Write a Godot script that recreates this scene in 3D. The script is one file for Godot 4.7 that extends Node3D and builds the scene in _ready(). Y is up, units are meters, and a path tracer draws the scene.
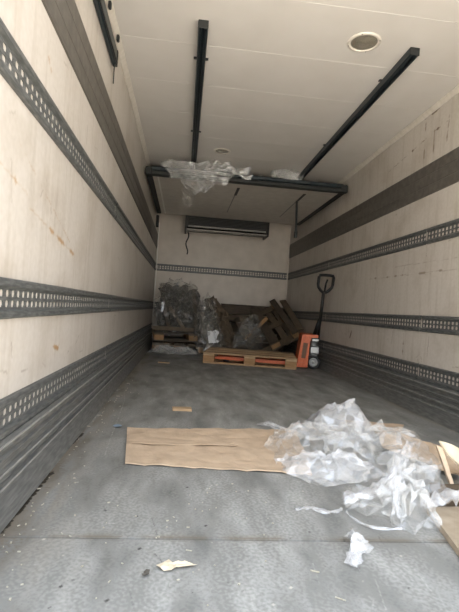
extends Node3D
# Inside of an empty refrigerated truck body, seen from its open rear doors.
# x: 0 at the left wall to 2.46 at the right wall; y: 0 on the floor to 2.44 at the ceiling; z: 0 at the camera, -8.22 at the front bulkhead.

const W := 2.46
const H := 2.44
const ZB := -8.22
const ZO := -0.98        # the open rear end
var M := {}
var counts := {}

# ---------------------------------------------------------------- helpers
func numbered(called: String, parent: Node) -> String:
	var key := str(parent.get_instance_id()) + called
	var n: int = counts.get(key, 0)
	counts[key] = n + 1
	return called if n == 0 else "%s_%03d" % [called, n]

func tag(o: Node, label: String, category: String, group := "", kind := "") -> void:
	o.set_meta("label", label)
	o.set_meta("category", category)
	if group != "":
		o.set_meta("group", group)
	if kind != "":
		o.set_meta("kind", kind)

func part(called: String, mesh: Mesh, mat: Material, parent: Node = self, xf := Transform3D.IDENTITY) -> MeshInstance3D:
	var o := MeshInstance3D.new()
	o.name = numbered(called, parent)
	o.mesh = mesh
	o.material_override = mat
	o.transform = xf
	parent.add_child(o, true)
	return o

func base(called: String, xf := Transform3D.IDENTITY) -> Node3D:
	var o := Node3D.new()
	o.name = numbered(called, self)
	o.transform = xf
	add_child(o, true)
	return o

func newst(smooth := false) -> SurfaceTool:
	var st := SurfaceTool.new()
	st.begin(Mesh.PRIMITIVE_TRIANGLES)
	st.set_smooth_group(0 if smooth else 0xFFFFFFFF)
	return st

func done(st: SurfaceTool) -> ArrayMesh:
	st.generate_normals()
	return st.commit()

func tri(st: SurfaceTool, a: Vector3, b: Vector3, c: Vector3) -> void:   # counter-clockwise from outside
	st.add_vertex(a); st.add_vertex(c); st.add_vertex(b)

func poly(st: SurfaceTool, pts: Array, out: Vector3) -> void:            # convex, turned so that it faces out
	var n: Vector3 = (pts[1] - pts[0]).cross(pts[2] - pts[0])
	var flip := n.dot(out) < 0
	for i in range(1, pts.size() - 1):
		if flip:
			tri(st, pts[0], pts[i + 1], pts[i])
		else:
			tri(st, pts[0], pts[i], pts[i + 1])

func add_box(st: SurfaceTool, size: Vector3, b: float, xf := Transform3D.IDENTITY) -> void:
	var h := size * 0.5
	var P := {}
	for sx in [-1, 1]:
		for sy in [-1, 1]:
			for sz in [-1, 1]:
				P[[sx, sy, sz]] = [xf * Vector3(sx * h.x, sy * (h.y - b), sz * (h.z - b)), xf * Vector3(sx * (h.x - b), sy * h.y, sz * (h.z - b)), xf * Vector3(sx * (h.x - b), sy * (h.y - b), sz * h.z)]
	var B := xf.basis
	for s in [-1, 1]:
		poly(st, [P[[s, -1, -1]][0], P[[s, 1, -1]][0], P[[s, 1, 1]][0], P[[s, -1, 1]][0]], B * Vector3(s, 0, 0))
		poly(st, [P[[-1, s, -1]][1], P[[1, s, -1]][1], P[[1, s, 1]][1], P[[-1, s, 1]][1]], B * Vector3(0, s, 0))
		poly(st, [P[[-1, -1, s]][2], P[[1, -1, s]][2], P[[1, 1, s]][2], P[[-1, 1, s]][2]], B * Vector3(0, 0, s))
	if b <= 0.0:
		return
	for s in [-1, 1]:
		for t in [-1, 1]:
			poly(st, [P[[-1, s, t]][1], P[[1, s, t]][1], P[[1, s, t]][2], P[[-1, s, t]][2]], B * Vector3(0, s, t))
			poly(st, [P[[s, -1, t]][0], P[[s, 1, t]][0], P[[s, 1, t]][2], P[[s, -1, t]][2]], B * Vector3(s, 0, t))
			poly(st, [P[[s, t, -1]][0], P[[s, t, 1]][0], P[[s, t, 1]][1], P[[s, t, -1]][1]], B * Vector3(s, t, 0))
			for r in [-1, 1]:
				poly(st, P[[s, t, r]], B * Vector3(s, t, r))

func box(size: Vector3, b := 0.003) -> ArrayMesh:
	var st := newst()
	add_box(st, size, b)
	return done(st)

func at(x: float, y: float, z: float) -> Transform3D:
	return Transform3D(Basis.IDENTITY, Vector3(x, y, z))

func span(called: String, a: Vector3, b: Vector3, mat: Material, parent: Node, bev := 0.003) -> MeshInstance3D:   # a box between two corners
	return part(called, box((b - a).abs(), bev), mat, parent, Transform3D(Basis.IDENTITY, (a + b) * 0.5))

func add_prism(st: SurfaceTool, pts: PackedVector2Array, d0: float, d1: float, xf := Transform3D.IDENTITY) -> void:
	var area := 0.0
	for i in pts.size():
		area += pts[i].cross(pts[(i + 1) % pts.size()])
	var q := pts.duplicate()
	if area < 0:
		q.reverse()
	for i in q.size():
		var a := q[i]
		var b := q[(i + 1) % q.size()]
		var n := Vector3(b.y - a.y, a.x - b.x, 0)
		poly(st, [xf * Vector3(a.x, a.y, d0), xf * Vector3(b.x, b.y, d0), xf * Vector3(b.x, b.y, d1), xf * Vector3(a.x, a.y, d1)], xf.basis * n)
	var t := Geometry2D.triangulate_polygon(q)
	for i in range(0, t.size(), 3):
		for d in [d0, d1]:
			poly(st, [xf * Vector3(q[t[i]].x, q[t[i]].y, d), xf * Vector3(q[t[i + 1]].x, q[t[i + 1]].y, d), xf * Vector3(q[t[i + 2]].x, q[t[i + 2]].y, d)], xf.basis * Vector3(0, 0, -1 if d == d0 else 1) * signf(d1 - d0))

func add_tube(st: SurfaceTool, pts: Array, r: float, sides := 8, closed := false) -> void:
	var rings := []
	var n := pts.size()
	var up := Vector3(0.31, 0.83, 0.46).normalized()
	for i in n:
		var a: Vector3 = pts[(i - 1 + n) % n] if closed else pts[maxi(i - 1, 0)]
		var b: Vector3 = pts[(i + 1) % n] if closed else pts[mini(i + 1, n - 1)]
		var d := (b - a).normalized()
		var s := d.cross(up).normalized()
		var t := s.cross(d).normalized()
		var ring := []
		for k in sides:
			var f := TAU * k / sides
			ring.append(pts[i] + (s * cos(f) + t * sin(f)) * r)
		rings.append(ring)
	for i in (n if closed else n - 1):
		var A: Array = rings[i]
		var B: Array = rings[(i + 1) % n]
		var mid: Vector3 = (pts[i] + pts[(i + 1) % n]) * 0.5
		for k in sides:
			var l := (k + 1) % sides
			poly(st, [A[k], A[l], B[l], B[k]], (A[k] + B[l]) * 0.5 - mid)
	if not closed:
		poly(st, rings[0], pts[0] - pts[1])
		poly(st, rings[n - 1], pts[n - 1] - pts[n - 2])

func add_lathe(st: SurfaceTool, prof: Array, sides := 24, xf := Transform3D.IDENTITY) -> void:   # prof: Vector2(radius, height) round local y
	for i in prof.size() - 1:
		var a: Vector2 = prof[i]
		var b: Vector2 = prof[i + 1]
		var nn := Vector2(b.y - a.y, a.x - b.x)
		for k in sides:
			var f := TAU * k / sides
			var g := TAU * (k + 1) / sides
			var p := [Vector3(a.x * cos(f), a.y, a.x * sin(f)), Vector3(a.x * cos(g), a.y, a.x * sin(g)), Vector3(b.x * cos(g), b.y, b.x * sin(g)), Vector3(b.x * cos(f), b.y, b.x * sin(f))]
			var out := Vector3(nn.x * cos((f + g) / 2), nn.y, nn.x * sin((f + g) / 2))
			var q := []
			for v in p:
				var w: Vector3 = xf * v
				if q.is_empty() or (q[-1].distance_to(w) > 1e-5 and q[0].distance_to(w) > 1e-5):
					q.append(w)
			if q.size() >= 3:
				poly(st, q, xf.basis * out)

func noise(kind: int, freq: float, seed_: int, octaves := 1) -> FastNoiseLite:
	var n := FastNoiseLite.new()
	n.noise_type = kind
	n.frequency = freq
	n.seed = seed_
	n.fractal_type = FastNoiseLite.FRACTAL_FBM if octaves > 1 else FastNoiseLite.FRACTAL_NONE
	n.fractal_octaves = octaves
	return n

# ---------------------------------------------------------------- materials
func noise_tex(lo: Color, hi: Color, freq: float, seed_: int, size := 256, octaves := 4) -> NoiseTexture2D:
	var t := NoiseTexture2D.new()
	t.width = size
	t.height = size
	t.seamless = true
	t.noise = noise(FastNoiseLite.TYPE_SIMPLEX, freq, seed_, octaves)
	var g := Gradient.new()
	g.set_color(0, lo)
	g.set_color(1, hi)
	t.color_ramp = g
	return t

func mat(lo: Color, hi: Color, rough: float, scale := 1.0, metal := 0.0, freq := 0.02, seed_ := 1) -> StandardMaterial3D:
	var m := StandardMaterial3D.new()
	m.albedo_texture = noise_tex(lo, hi, freq, seed_)
	m.uv1_triplanar = true
	m.uv1_scale = Vector3.ONE * scale
	m.roughness = rough
	m.metallic = metal
	return m

func plain(c: Color, rough: float, metal := 0.0) -> StandardMaterial3D:
	var m := StandardMaterial3D.new()
	m.albedo_color = c
	m.roughness = rough
	m.metallic = metal
	return m

func wood(lo: Color, hi: Color, seed_: int) -> StandardMaterial3D:
	var m := mat(lo, hi, 0.75, 1.0, 0.0, 0.03, seed_)
	m.uv1_scale = Vector3(0.8, 6.0, 6.0)
	return m

func film(c: Color, alpha: float, rough: float, spec := 0.7, metal := 0.0) -> StandardMaterial3D:
	var m := StandardMaterial3D.new()
	m.transparency = BaseMaterial3D.TRANSPARENCY_ALPHA
	m.albedo_color = Color(c.r, c.g, c.b, alpha)
	m.roughness = rough
	m.metallic_specular = spec
	m.metallic = metal
	m.cull_mode = BaseMaterial3D.CULL_DISABLED
	return m

func mix_px(img: Image, x: int, y: int, c: Color, a: float) -> void:
	if x >= 0 and y >= 0 and x < img.get_width() and y < img.get_height():
		img.set_pixel(x, y, img.get_pixel(x, y).lerp(c, clampf(a, 0, 1)))

func stroke(img: Image, a: Vector2, b: Vector2, w: float, c: Color, al: float, nz: FastNoiseLite) -> void:   # a ragged mark
	var n := int(maxf(2.0, a.distance_to(b)))
	for i in n + 1:
		var p := a.lerp(b, float(i) / n)
		var k := nz.get_noise_2d(p.x * 0.8 + w * 50.0, p.y * 0.8)
		var hw := w * (0.6 + 0.6 * k)
		for dx in range(-int(ceil(hw)), int(ceil(hw)) + 1):
			for dy in range(-int(ceil(hw)), int(ceil(hw)) + 1):
				if dx * dx + dy * dy <= hw * hw + 0.3:
					mix_px(img, int(p.x) + dx, int(p.y) + dy, c, al * clampf(0.55 + k, 0, 1))

func wall_texture(seed_: int, marks: Array) -> ImageTexture:   # u runs along z from the open end (0) to the back (1), v down from the ceiling
	var w := 1024
	var h := 352
	var img := Image.create(w, h, false, Image.FORMAT_RGB8)
	var n1 := noise(FastNoiseLite.TYPE_SIMPLEX, 0.012, seed_, 4)
	var n2 := noise(FastNoiseLite.TYPE_SIMPLEX, 0.06, seed_ + 1, 3)
	var base_c := Color(0.79, 0.762, 0.728)
	var dirt := Color(0.60, 0.55, 0.485)
	for y in h:
		for x in w:
			var a := n1.get_noise_2d(x, y)
			var s := n2.get_noise_2d(x * 1.4, y * 0.10)            # vertical runs
			var g := n2.get_noise_2d(x * 3.0 + 700, y * 3.0)
			var k := clampf(0.16 + 0.35 * maxf(a, 0.0) + 0.30 * maxf(s - 0.12, 0.0) + 0.10 * g, 0, 0.6)
			img.set_pixel(x, y, base_c.lerp(dirt, k))
	var rng := RandomNumberGenerator.new()
	rng.seed = seed_ * 77 + 5
	for i in 150:                                                     # scuffs left by loads
		var p := Vector2(rng.randf() * w, rng.randf_range(0.25, 0.95) * h)
		var q := p + Vector2(rng.randf_range(-14, 14), rng.randf_range(-3, 3) if rng.randf() < 0.6 else rng.randf_range(-20, 20))
		stroke(img, p, q, rng.randf_range(0.4, 0.8), Color(0.42, 0.36, 0.29), rng.randf_range(0.2, 0.55), n2)
	for m in marks:
		stroke(img, Vector2((ZO - m[0]) / (ZO - ZB) * w, (H - m[1]) / H * h), Vector2((ZO - m[2]) / (ZO - ZB) * w, (H - m[3]) / H * h), m[4], m[5], m[6], n2)
	return ImageTexture.create_from_image(img)

func floor_texture() -> ImageTexture:     # u across from the left wall, v from the open end inwards
	var w := 768
	var h := 2048
	var img := Image.create(w, h, false, Image.FORMAT_RGB8)
	var n1 := noise(FastNoiseLite.TYPE_SIMPLEX, 0.006, 11, 4)
	var n2 := noise(FastNoiseLite.TYPE_SIMPLEX, 0.2, 12, 3)
	var n3 := noise(FastNoiseLite.TYPE_SIMPLEX, 0.02, 13, 3)
	var base_c := Color(0.497, 0.492, 0.474)
	var pale := Color(0.66, 0.655, 0.635)
	var dark := Color(0.335, 0.335, 0.325)
	var mud := Color(0.43, 0.39, 0.335)
	for y in h:
		var zz := ZO + (ZB - ZO) * y / h
		for x in w:
			var xx := W * x / w
			var a := n1.get_noise_2d(x * 2.0, y)
			var g := n2.get_noise_2d(x, y)
			var s := n3.get_noise_2d(x * 1.6 + 90, y * 0.35)          # drag marks along the bed
			var c := base_c.lerp(pale, clampf(0.25 + 0.38 * a + 0.5 * g + 0.3 * s, 0, 0.85))
			c = c.lerp(dark, clampf(-0.7 * a - 0.2 + 0.6 * g + 0.4 * s, 0, 0.5))
			var d := exp(-maxf(xx - 0.06, 0.0) / (0.07 + 0.1 * absf(a))) * clampf(0.75 + 1.1 * s + 0.6 * g, 0, 1)   # swept-up dirt by the walls
			d = maxf(d, exp(-maxf(W - 0.05 - xx, 0.0) / 0.05) * clampf(0.7 + 1.2 * s, 0, 1))
			d = maxf(d, exp(-absf(zz + 1.382) / 0.011) * clampf(0.6 + 1.3 * n3.get_noise_2d(x * 0.7, y * 0.4 + 40), 0, 1) * 0.9)
			c = c.lerp(mud, d * 0.8)
			img.set_pixel(x, y, c)
	var rng := RandomNumberGenerator.new()
	rng.seed = 4242
	for i in 420:
		var p := Vector2(rng.randf() * w, pow(rng.randf(), 1.5) * h)
		var q := p + Vector2(rng.randf_range(-12, 12), rng.randf_range(-40, 40) * rng.randf())
		var lite := rng.randf() < 0.55
		stroke(img, p, q, rng.randf_range(0.4, 1.0), Color(0.76, 0.75, 0.72) if lite else Color(0.24, 0.235, 0.23), rng.randf_range(0.15, 0.5), n2)
	for i in 500:
		var p2 := Vector2(rng.randf() * w, pow(rng.randf(), 1.3) * h)
		stroke(img, p2, p2 + Vector2(1, 1), rng.randf_range(0.5, 1.6), Color(0.78, 0.75, 0.69) if rng.randf() < 0.6 else Color(0.2, 0.19, 0.18), 0.6, n2)
	var px := func(x: float, z: float) -> Vector2: return Vector2(x / W * w, (ZO - z) / (ZO - ZB) * h)
	for l in [[0.242, -2.12, 0.227, -2.35], [0.227, -2.35, 0.20, -2.9], [0.20, -2.9, 0.175, -3.34], [0.175, -3.34, 0.12, -3.72]]:   # long pale scratch
		stroke(img, px.call(l[0], l[1]), px.call(l[2], l[3]), 0.9, Color(0.7, 0.69, 0.66), 0.6, n2)
	for l in [[0.062, -1.40, 0.068, -1.75], [0.066, -1.75, 0.072, -1.9], [0.05, -2.2, 0.07, -2.45]]:   # black muck along the left edge
		stroke(img, px.call(l[0], l[1]), px.call(l[2], l[3]), 3.2, Color(0.17, 0.15, 0.12), 0.9, n2)
	return ImageTexture.create_from_image(img)

func make_materials() -> void:
	var sc := Color(0.40, 0.33, 0.26)
	var brown := Color(0.62, 0.47, 0.30)
	M.wall_left = StandardMaterial3D.new()
	M.wall_left.albedo_texture = wall_texture(3, [[-1.62, 1.02, -2.3, 0.93, 1.2, brown, 0.5], [-1.5, 1.20, -2.2, 0.98, 0.8, brown, 0.4], [-1.72, 1.60, -1.76, 1.57, 1.6, brown, 0.8], [-1.3, 1.1, -1.6, 1.06, 1.0, brown, 0.4],
		[-2.02, 0.50, -2.12, 0.48, 1.5, brown, 0.9], [-2.12, 0.49, -2.18, 0.52, 1.0, brown, 0.8], [-2.4, 1.62, -2.4, 1.52, 0.6, sc, 0.5], [-2.9, 1.6, -2.92, 1.5, 0.7, sc, 0.5], [-1.55, 0.55, -1.56, 0.50, 0.7, sc, 0.5]])
	M.wall_right = StandardMaterial3D.new()
	M.wall_right.albedo_texture = wall_texture(8, [[-3.35, 2.40, -3.56, 2.41, 1.2, sc, 1.0], [-3.2, 2.25, -3.45, 2.24, 1.0, sc, 0.9], [-3.5, 2.23, -3.75, 2.20, 1.0, sc, 0.9], [-3.85, 2.19, -4.2, 2.15, 0.6, sc, 0.5], [-3.54, 2.42, -3.54, 2.0, 1.2, sc, 0.35],
		[-3.4, 2.25, -3.4, 2.02, 1.4, sc, 0.3], [-3.3, 2.3, -3.3, 2.02, 1.0, sc, 0.3], [-3.2, 2.3, -3.22, 2.1, 1.4, sc, 0.25], [-3.0, 1.10, -4.6, 1.12, 1.0, sc, 0.35], [-3.0, 1.18, -4.0, 1.2, 0.7, sc, 0.3],
		[-3.9, 0.62, -3.92, 0.48, 1.0, sc, 0.5], [-3.3, 0.62, -3.31, 0.45, 0.8, sc, 0.45], [-4.9, 0.56, -4.94, 0.48, 1.6, sc, 0.8], [-4.3, 1.22, -4.3, 1.0, 0.8, sc, 0.4], [-3.7, 0.6, -3.7, 0.42, 0.9, sc, 0.4]])
	for k in ["wall_left", "wall_right"]:
		M[k].roughness = 0.34
	M.ceiling = mat(Color(0.785, 0.763, 0.735), Color(0.81, 0.79, 0.765), 0.42, 0.6, 0.0, 0.012, 5)
	M.back = mat(Color(0.74, 0.70, 0.65), Color(0.80, 0.76, 0.71), 0.4, 0.7, 0.0, 0.015, 6)
	M.trim = mat(Color(0.76, 0.73, 0.68), Color(0.84, 0.81, 0.77), 0.35, 2.0, 0.0, 0.03, 7)
	M.floor = StandardMaterial3D.new()
	M.floor.albedo_texture = floor_texture()
	M.floor.roughness = 0.7
	M.floor.metallic_specular = 0.3
	M.steel = mat(Color(0.28, 0.285, 0.28), Color(0.47, 0.472, 0.46), 0.45, 5.0, 0.3, 0.03, 31)
	M.kick = mat(Color(0.34, 0.34, 0.33), Color(0.53, 0.525, 0.505), 0.45, 3.0, 0.25, 0.03, 32)
	for k in ["steel"]:
		M[k].uv1_scale = Vector3(1.5, 9, 9)
	for k in ["kick"]:
		M[k].uv1_scale = Vector3(9, 9, 0.9)
	M.worn = mat(Color(0.50, 0.495, 0.475), Color(0.70, 0.69, 0.66), 0.5, 3.0, 0.2, 0.03, 38)
	M.worn.uv1_scale = Vector3(9, 9, 1.2)
	M.band = mat(Color(0.315, 0.298, 0.276), Color(0.405, 0.385, 0.355), 0.45, 1.5, 0.1, 0.03, 33)
	M.track = mat(Color(0.12, 0.15, 0.165), Color(0.19, 0.22, 0.235), 0.35, 3.0, 0.3, 0.03, 41)
	M.rubber = mat(Color(0.075, 0.08, 0.08), Color(0.13, 0.135, 0.13), 0.6, 3.0, 0.0, 0.03, 42)
	M.black = plain(Color(0.05, 0.052, 0.055), 0.45)
	M.panel = mat(Color(0.74, 0.71, 0.67), Color(0.80, 0.775, 0.735), 0.4, 1.0, 0.0, 0.02, 43)
	M.white = plain(Color(0.88, 0.87, 0.84), 0.4)
	M.grey_metal = mat(Color(0.42, 0.41, 0.39), Color(0.55, 0.54, 0.52), 0.4, 3.0, 0.5, 0.03, 44)
	M.unit_dark = mat(Color(0.15, 0.145, 0.135), Color(0.22, 0.21, 0.20), 0.5, 3.0, 0.2, 0.03, 45)
	M.orange = mat(Color(0.80, 0.36, 0.17), Color(0.88, 0.45, 0.24), 0.45, 3.0, 0.0, 0.03, 46)
	M.silver = plain(Color(0.70, 0.70, 0.69), 0.35, 0.5)
	M.decal = plain(Color(0.42, 0.27, 0.14), 0.5)
	M.light_wood = [wood(Color(0.58, 0.47, 0.345), Color(0.73, 0.61, 0.46), 51), wood(Color(0.64, 0.53, 0.40), Color(0.79, 0.68, 0.53), 52)]
	M.old_wood = [wood(Color(0.25, 0.215, 0.175), Color(0.38, 0.33, 0.27), 53), wood(Color(0.31, 0.265, 0.21), Color(0.45, 0.385, 0.305), 54)]
	M.block_wood = wood(Color(0.55, 0.42, 0.28), Color(0.70, 0.54, 0.37), 55)
	M.card = mat(Color(0.70, 0.61, 0.51), Color(0.785, 0.69, 0.585), 0.8, 1.6, 0.0, 0.02, 61)
	M.card_dark = mat(Color(0.30, 0.255, 0.20), Color(0.39, 0.33, 0.26), 0.8, 1.6, 0.0, 0.02, 62)
	M.dark_sheet = mat(Color(0.20, 0.19, 0.175), Color(0.33, 0.315, 0.285), 0.3, 2.0, 0.0, 0.03, 66)
	M.card_pale = mat(Color(0.76, 0.70, 0.595), Color(0.84, 0.785, 0.69), 0.8, 1.6, 0.0, 0.02, 63)
	M.board = mat(Color(0.56, 0.50, 0.42), Color(0.66, 0.60, 0.52), 0.7, 2.0, 0.0, 0.02, 64)
	M.paper = plain(Color(0.88, 0.88, 0.88), 0.7)
	M.chip = mat(Color(0.58, 0.55, 0.48), Color(0.78, 0.76, 0.70), 0.8, 9.0, 0.0, 0.05, 65)
	M.chip_dark = plain(Color(0.30, 0.28, 0.25), 0.8)
	M.film = film(Color(0.93, 0.93, 0.92), 0.05, 0.10, 0.95, 0.09)
	M.film_white = film(Color(0.95, 0.95, 0.95), 0.20, 0.12, 0.95, 0.18)
	M.film_dull = film(Color(0.62, 0.61, 0.58), 0.06, 0.10, 0.95, 0.10)
	M.yard = mat(Color(0.56, 0.555, 0.54), Color(0.66, 0.655, 0.64), 0.85, 0.4, 0.0, 0.02, 71)
	M.reflector = mat(Color(0.40, 0.375, 0.33), Color(0.56, 0.53, 0.47), 0.35, 14.0, 0.3, 0.05, 72)
	M.lens = film(Color(0.80, 0.77, 0.70), 0.15, 0.1, 0.5)

# ---------------------------------------------------------------- shell
func planar_box(a: Vector3, b: Vector3, uv: Callable) -> ArrayMesh:      # a plain box with planar texture coordinates
	var st := newst()
	var lo := Vector3(minf(a.x, b.x), minf(a.y, b.y), minf(a.z, b.z))
	var hi := Vector3(maxf(a.x, b.x), maxf(a.y, b.y), maxf(a.z, b.z))
	var c := [[0, 1], [0, 1], [0, 1]]
	for ax in 3:
		for s in 2:
			var p := []
			for k in [[0, 0], [1, 0], [1, 1], [0, 1]]:
				var v := Vector3.ZERO
				v[ax] = hi[ax] if s else lo[ax]
				v[(ax + 1) % 3] = hi[(ax + 1) % 3] if k[0] else lo[(ax + 1) % 3]
				v[(ax + 2) % 3] = hi[(ax + 2) % 3] if k[1] else lo[(ax + 2) % 3]
				p.append(v)
			var order := [0, 2, 1, 0, 3, 2] if s else [0, 1, 2, 0, 2, 3]
			for i in order:
				st.set_uv(uv.call(p[i]))
				st.add_vertex(p[i])
	return done(st)

func rail_mesh(cells: int, pitch: float) -> ArrayMesh:      # a lashing rail: local x along, y up (0..0.13), z out of the wall
	var st := newst()
	var L := cells * pitch
	var lo := PackedVector2Array([Vector2(0, 0), Vector2(0.013, 0.003), Vector2(0.017, 0.008), Vector2(0.017, 0.025), Vector2(0.004, 0.034), Vector2(0.0015, 0.034), Vector2(0.0015, 0.031), Vector2(0, 0.004)])
	var xf := Transform3D(Basis(Vector3(0, 0, 1), Vector3(0, 1, 0), Vector3(1, 0, 0)), Vector3.ZERO)   # (w, v, u) -> (z, y, x)
	add_prism(st, lo, 0.0, L - 0.004, xf)
	var hi := PackedVector2Array()
	for p in lo:
		hi.append(Vector2(p.x, 0.13 - p.y))
	add_prism(st, hi, 0.0, L - 0.004, xf)
	var f := 0.004
	var back := 0.0006
	for row in 2:
		var v0 := 0.034 + 0.031 * row
		var cy := v0 + (0.0145 if row == 0 else 0.0165)
		for i in cells:
			var u0 := i * pitch
			var u1 := u0 + pitch - (0.004 if i == cells - 1 else 0.0)
			var cx := u0 + pitch * 0.5
			var inner := []
			var outer := []
			for k in 12:
				var a := TAU * (k + 0.5) / 12
				var d := Vector2(cos(a), sin(a))
				var q := pow(pow(absf(d.x), 3.5) + pow(absf(d.y), 3.5), -1.0 / 3.5)
				inner.append(Vector2(cx + d.x * q * 0.0145, cy + d.y * q * 0.0115))
				var m := maxf(absf(d.x), absf(d.y))
				var e := d / m
				if absf(absf(d.x) - absf(d.y)) < 0.4:
					e = Vector2(signf(d.x), signf(d.y))
				outer.append(Vector2(lerpf(u0, u1, e.x * 0.5 + 0.5), lerpf(v0, v0 + 0.031, e.y * 0.5 + 0.5)))
			for k in 12:
				var l := (k + 1) % 12
				var A := Vector3(inner[k].x, inner[k].y, f)
				var B := Vector3(inner[l].x, inner[l].y, f)
				var C := Vector3(outer[l].x, outer[l].y, f)
				var D := Vector3(outer[k].x, outer[k].y, f)
				if C.distance_to(D) < 1e-6:
					poly(st, [A, B, C], Vector3(0, 0, 1))
				else:
					poly(st, [A, B, C, D], Vector3(0, 0, 1))
				var A2 := Vector3(inner[k].x, inner[k].y, back)
				var B2 := Vector3(inner[l].x, inner[l].y, back)
				poly(st, [A, B, B2, A2], Vector3(cx, cy, f) - A)
	return done(st)

func build_shell() -> void:
	# floor: one sill plate at the rear and the long bed plate, with a joint between them
	var uv_floor := func(p: Vector3) -> Vector2: return Vector2(p.x / W, (ZO - p.z) / (ZO - ZB))
	var fl := base("floor")
	tag(fl, "worn grey steel floor of the truck body with dirt along its edges", "floor", "", "structure")
	part("floor_plate", planar_box(Vector3(0, -0.02, ZO), Vector3(W, 0, -1.371), uv_floor), M.floor, fl)
	part("floor_plate", planar_box(Vector3(0, -0.02, -1.379), Vector3(W, 0.001, ZB), uv_floor), M.floor, fl)
	span("underfloor", Vector3(-0.06, -0.16, ZO), Vector3(W + 0.06, -0.02, ZB - 0.08), M.kick, fl, 0.0)
	# walls
	var uv_wall := func(p: Vector3) -> Vector2: return Vector2((ZO - p.z) / (ZO - ZB), (H - p.y) / H)
	var seg := rail_mesh(51, 0.0475)
	for s in 2:
		var wl := base("wall_left" if s == 0 else "wall_right")
		tag(wl, "cream truck wall lit from the rear with brown scuffs, fully bare below the dark corner track" if s == 0 else "cream truck wall behind the pallet jack with dark scratches by the ceiling", "wall", "", "structure")
		var x := 0.0 if s == 0 else W
		var o := 1.0 if s == 0 else -1.0
		part("wall_panel", planar_box(Vector3(x, -0.02, ZO), Vector3(x - o * 0.06, H + 0.08, ZB - 0.08), uv_wall), M.wall_left if s == 0 else M.wall_right, wl)
		var turn := Basis(Vector3.UP, PI / 2 if s == 0 else -PI / 2)
		for yy in [0.247, 0.632, 1.331]:
			for k in 3:
				var z0: float = ZO - k * 2.44 - (0.0 if s == 0 else 2.4225)
				part("lashing_rail", seg, M.steel, wl, Transform3D(turn, Vector3(x, yy, z0)))
		# ribbed kick plate below the lowest rail
		var prof := PackedVector2Array([Vector2(0, 0), Vector2(0.062, 0), Vector2(0.058, 0.008), Vector2(0.024, 0.088), Vector2(0.030, 0.093), Vector2(0.030, 0.100)])
		for r in 3:
			var v := 0.104 + r * 0.046
			prof.append_array(PackedVector2Array([Vector2(0.016, v), Vector2(0.016, v + 0.026), Vector2(0.029, v + 0.031), Vector2(0.029, v + 0.041)]))
		prof.append_array(PackedVector2Array([Vector2(0.014, 0.246), Vector2(0, 0.246)]))
		var xk := Transform3D(Basis(Vector3(o, 0, 0), Vector3.UP, Vector3(0, 0, -1)), Vector3(x, 0.001, 0))
		for k in 3:
			var st := newst()
			add_prism(st, prof, -ZO + k * 2.456, -ZO + (k + 1) * 2.456 - 0.004, xk)
			var kp := part("kick_plate", done(st), M.kick, wl)
			for v in [0.088, 0.1335, 0.2265]:                     # bare worn rib edges
				var sw := newst()
				add_prism(sw, PackedVector2Array([Vector2(0.02, v + 0.001), Vector2(0.0318, v + 0.004), Vector2(0.0318, v + 0.011), Vector2(0.02, v + 0.012)]), -ZO + k * 2.456 + 0.002, -ZO + (k + 1) * 2.456 - 0.006, xk)
				part("worn_edge", done(sw), M.worn, kp)
		# wide smooth band near the ceiling
		var bp := PackedVector2Array([Vector2(0, 0), Vector2(0.008, 0.003), Vector2(0.010, 0.02), Vector2(0.010, 0.075), Vector2(0.007, 0.079), Vector2(0.010, 0.083), Vector2(0.010, 0.165), Vector2(0.007, 0.169), Vector2(0.010, 0.173), Vector2(0.010, 0.245), Vector2(0.008, 0.257), Vector2(0, 0.26)])
		var cuts := [-ZO, 4.3, 8.22] if s == 0 else [-ZO, 3.42, 5.75, 8.22]
		for k in cuts.size() - 1:
			var st2 := newst()
			add_prism(st2, bp, cuts[k], cuts[k + 1] - 0.003, Transform3D(Basis(Vector3(o, 0, 0), Vector3.UP, Vector3(0, 0, -1)), Vector3(x, 1.732, 0)))
			part("rubbing_band", done(st2), M.band, wl)
	var wb := base("wall_back")
	tag(wb, "cream end wall of the truck body behind the pallet pile", "wall", "", "structure")
	span("wall_panel", Vector3(0.0, -0.02, ZB), Vector3(W, H + 0.08, ZB - 0.08), M.back, wb, 0.0)
	for yy in [0.632, 1.331]:
		part("lashing_rail", seg, M.steel, wb, at(0.02, yy, ZB))
	# ceiling of cross panels
	var ce := base("ceiling")
	tag(ce, "cream panelled ceiling of the truck body", "ceiling", "", "structure")
	var z := -1.37
	span("ceiling_panel", Vector3(0, H, ZO), Vector3(W, H + 0.03, z + 0.002), M.ceiling, ce, 0.0015)
	var pm := box(Vector3(W, 0.03, 0.529), 0.0015)
	for k in 12:
		part("ceiling_panel", pm, M.ceiling, ce, at(W / 2, H + 0.015, z - 0.265))
		z -= 0.53
	span("ceiling_panel", Vector3(0, H, z), Vector3(W, H + 0.03, ZB), M.ceiling, ce, 0.0015)
	span("roof_skin", Vector3(-0.06, H + 0.03, ZO), Vector3(W + 0.06, H + 0.1, ZB - 0.08), M.trim, ce, 0.0)
	# corner trims
	var q := PackedVector2Array([Vector2(0, 0), Vector2(0.035, 0), Vector2(0.035, -0.008), Vector2(0.008, -0.035), Vector2(0, -0.035)])
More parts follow.
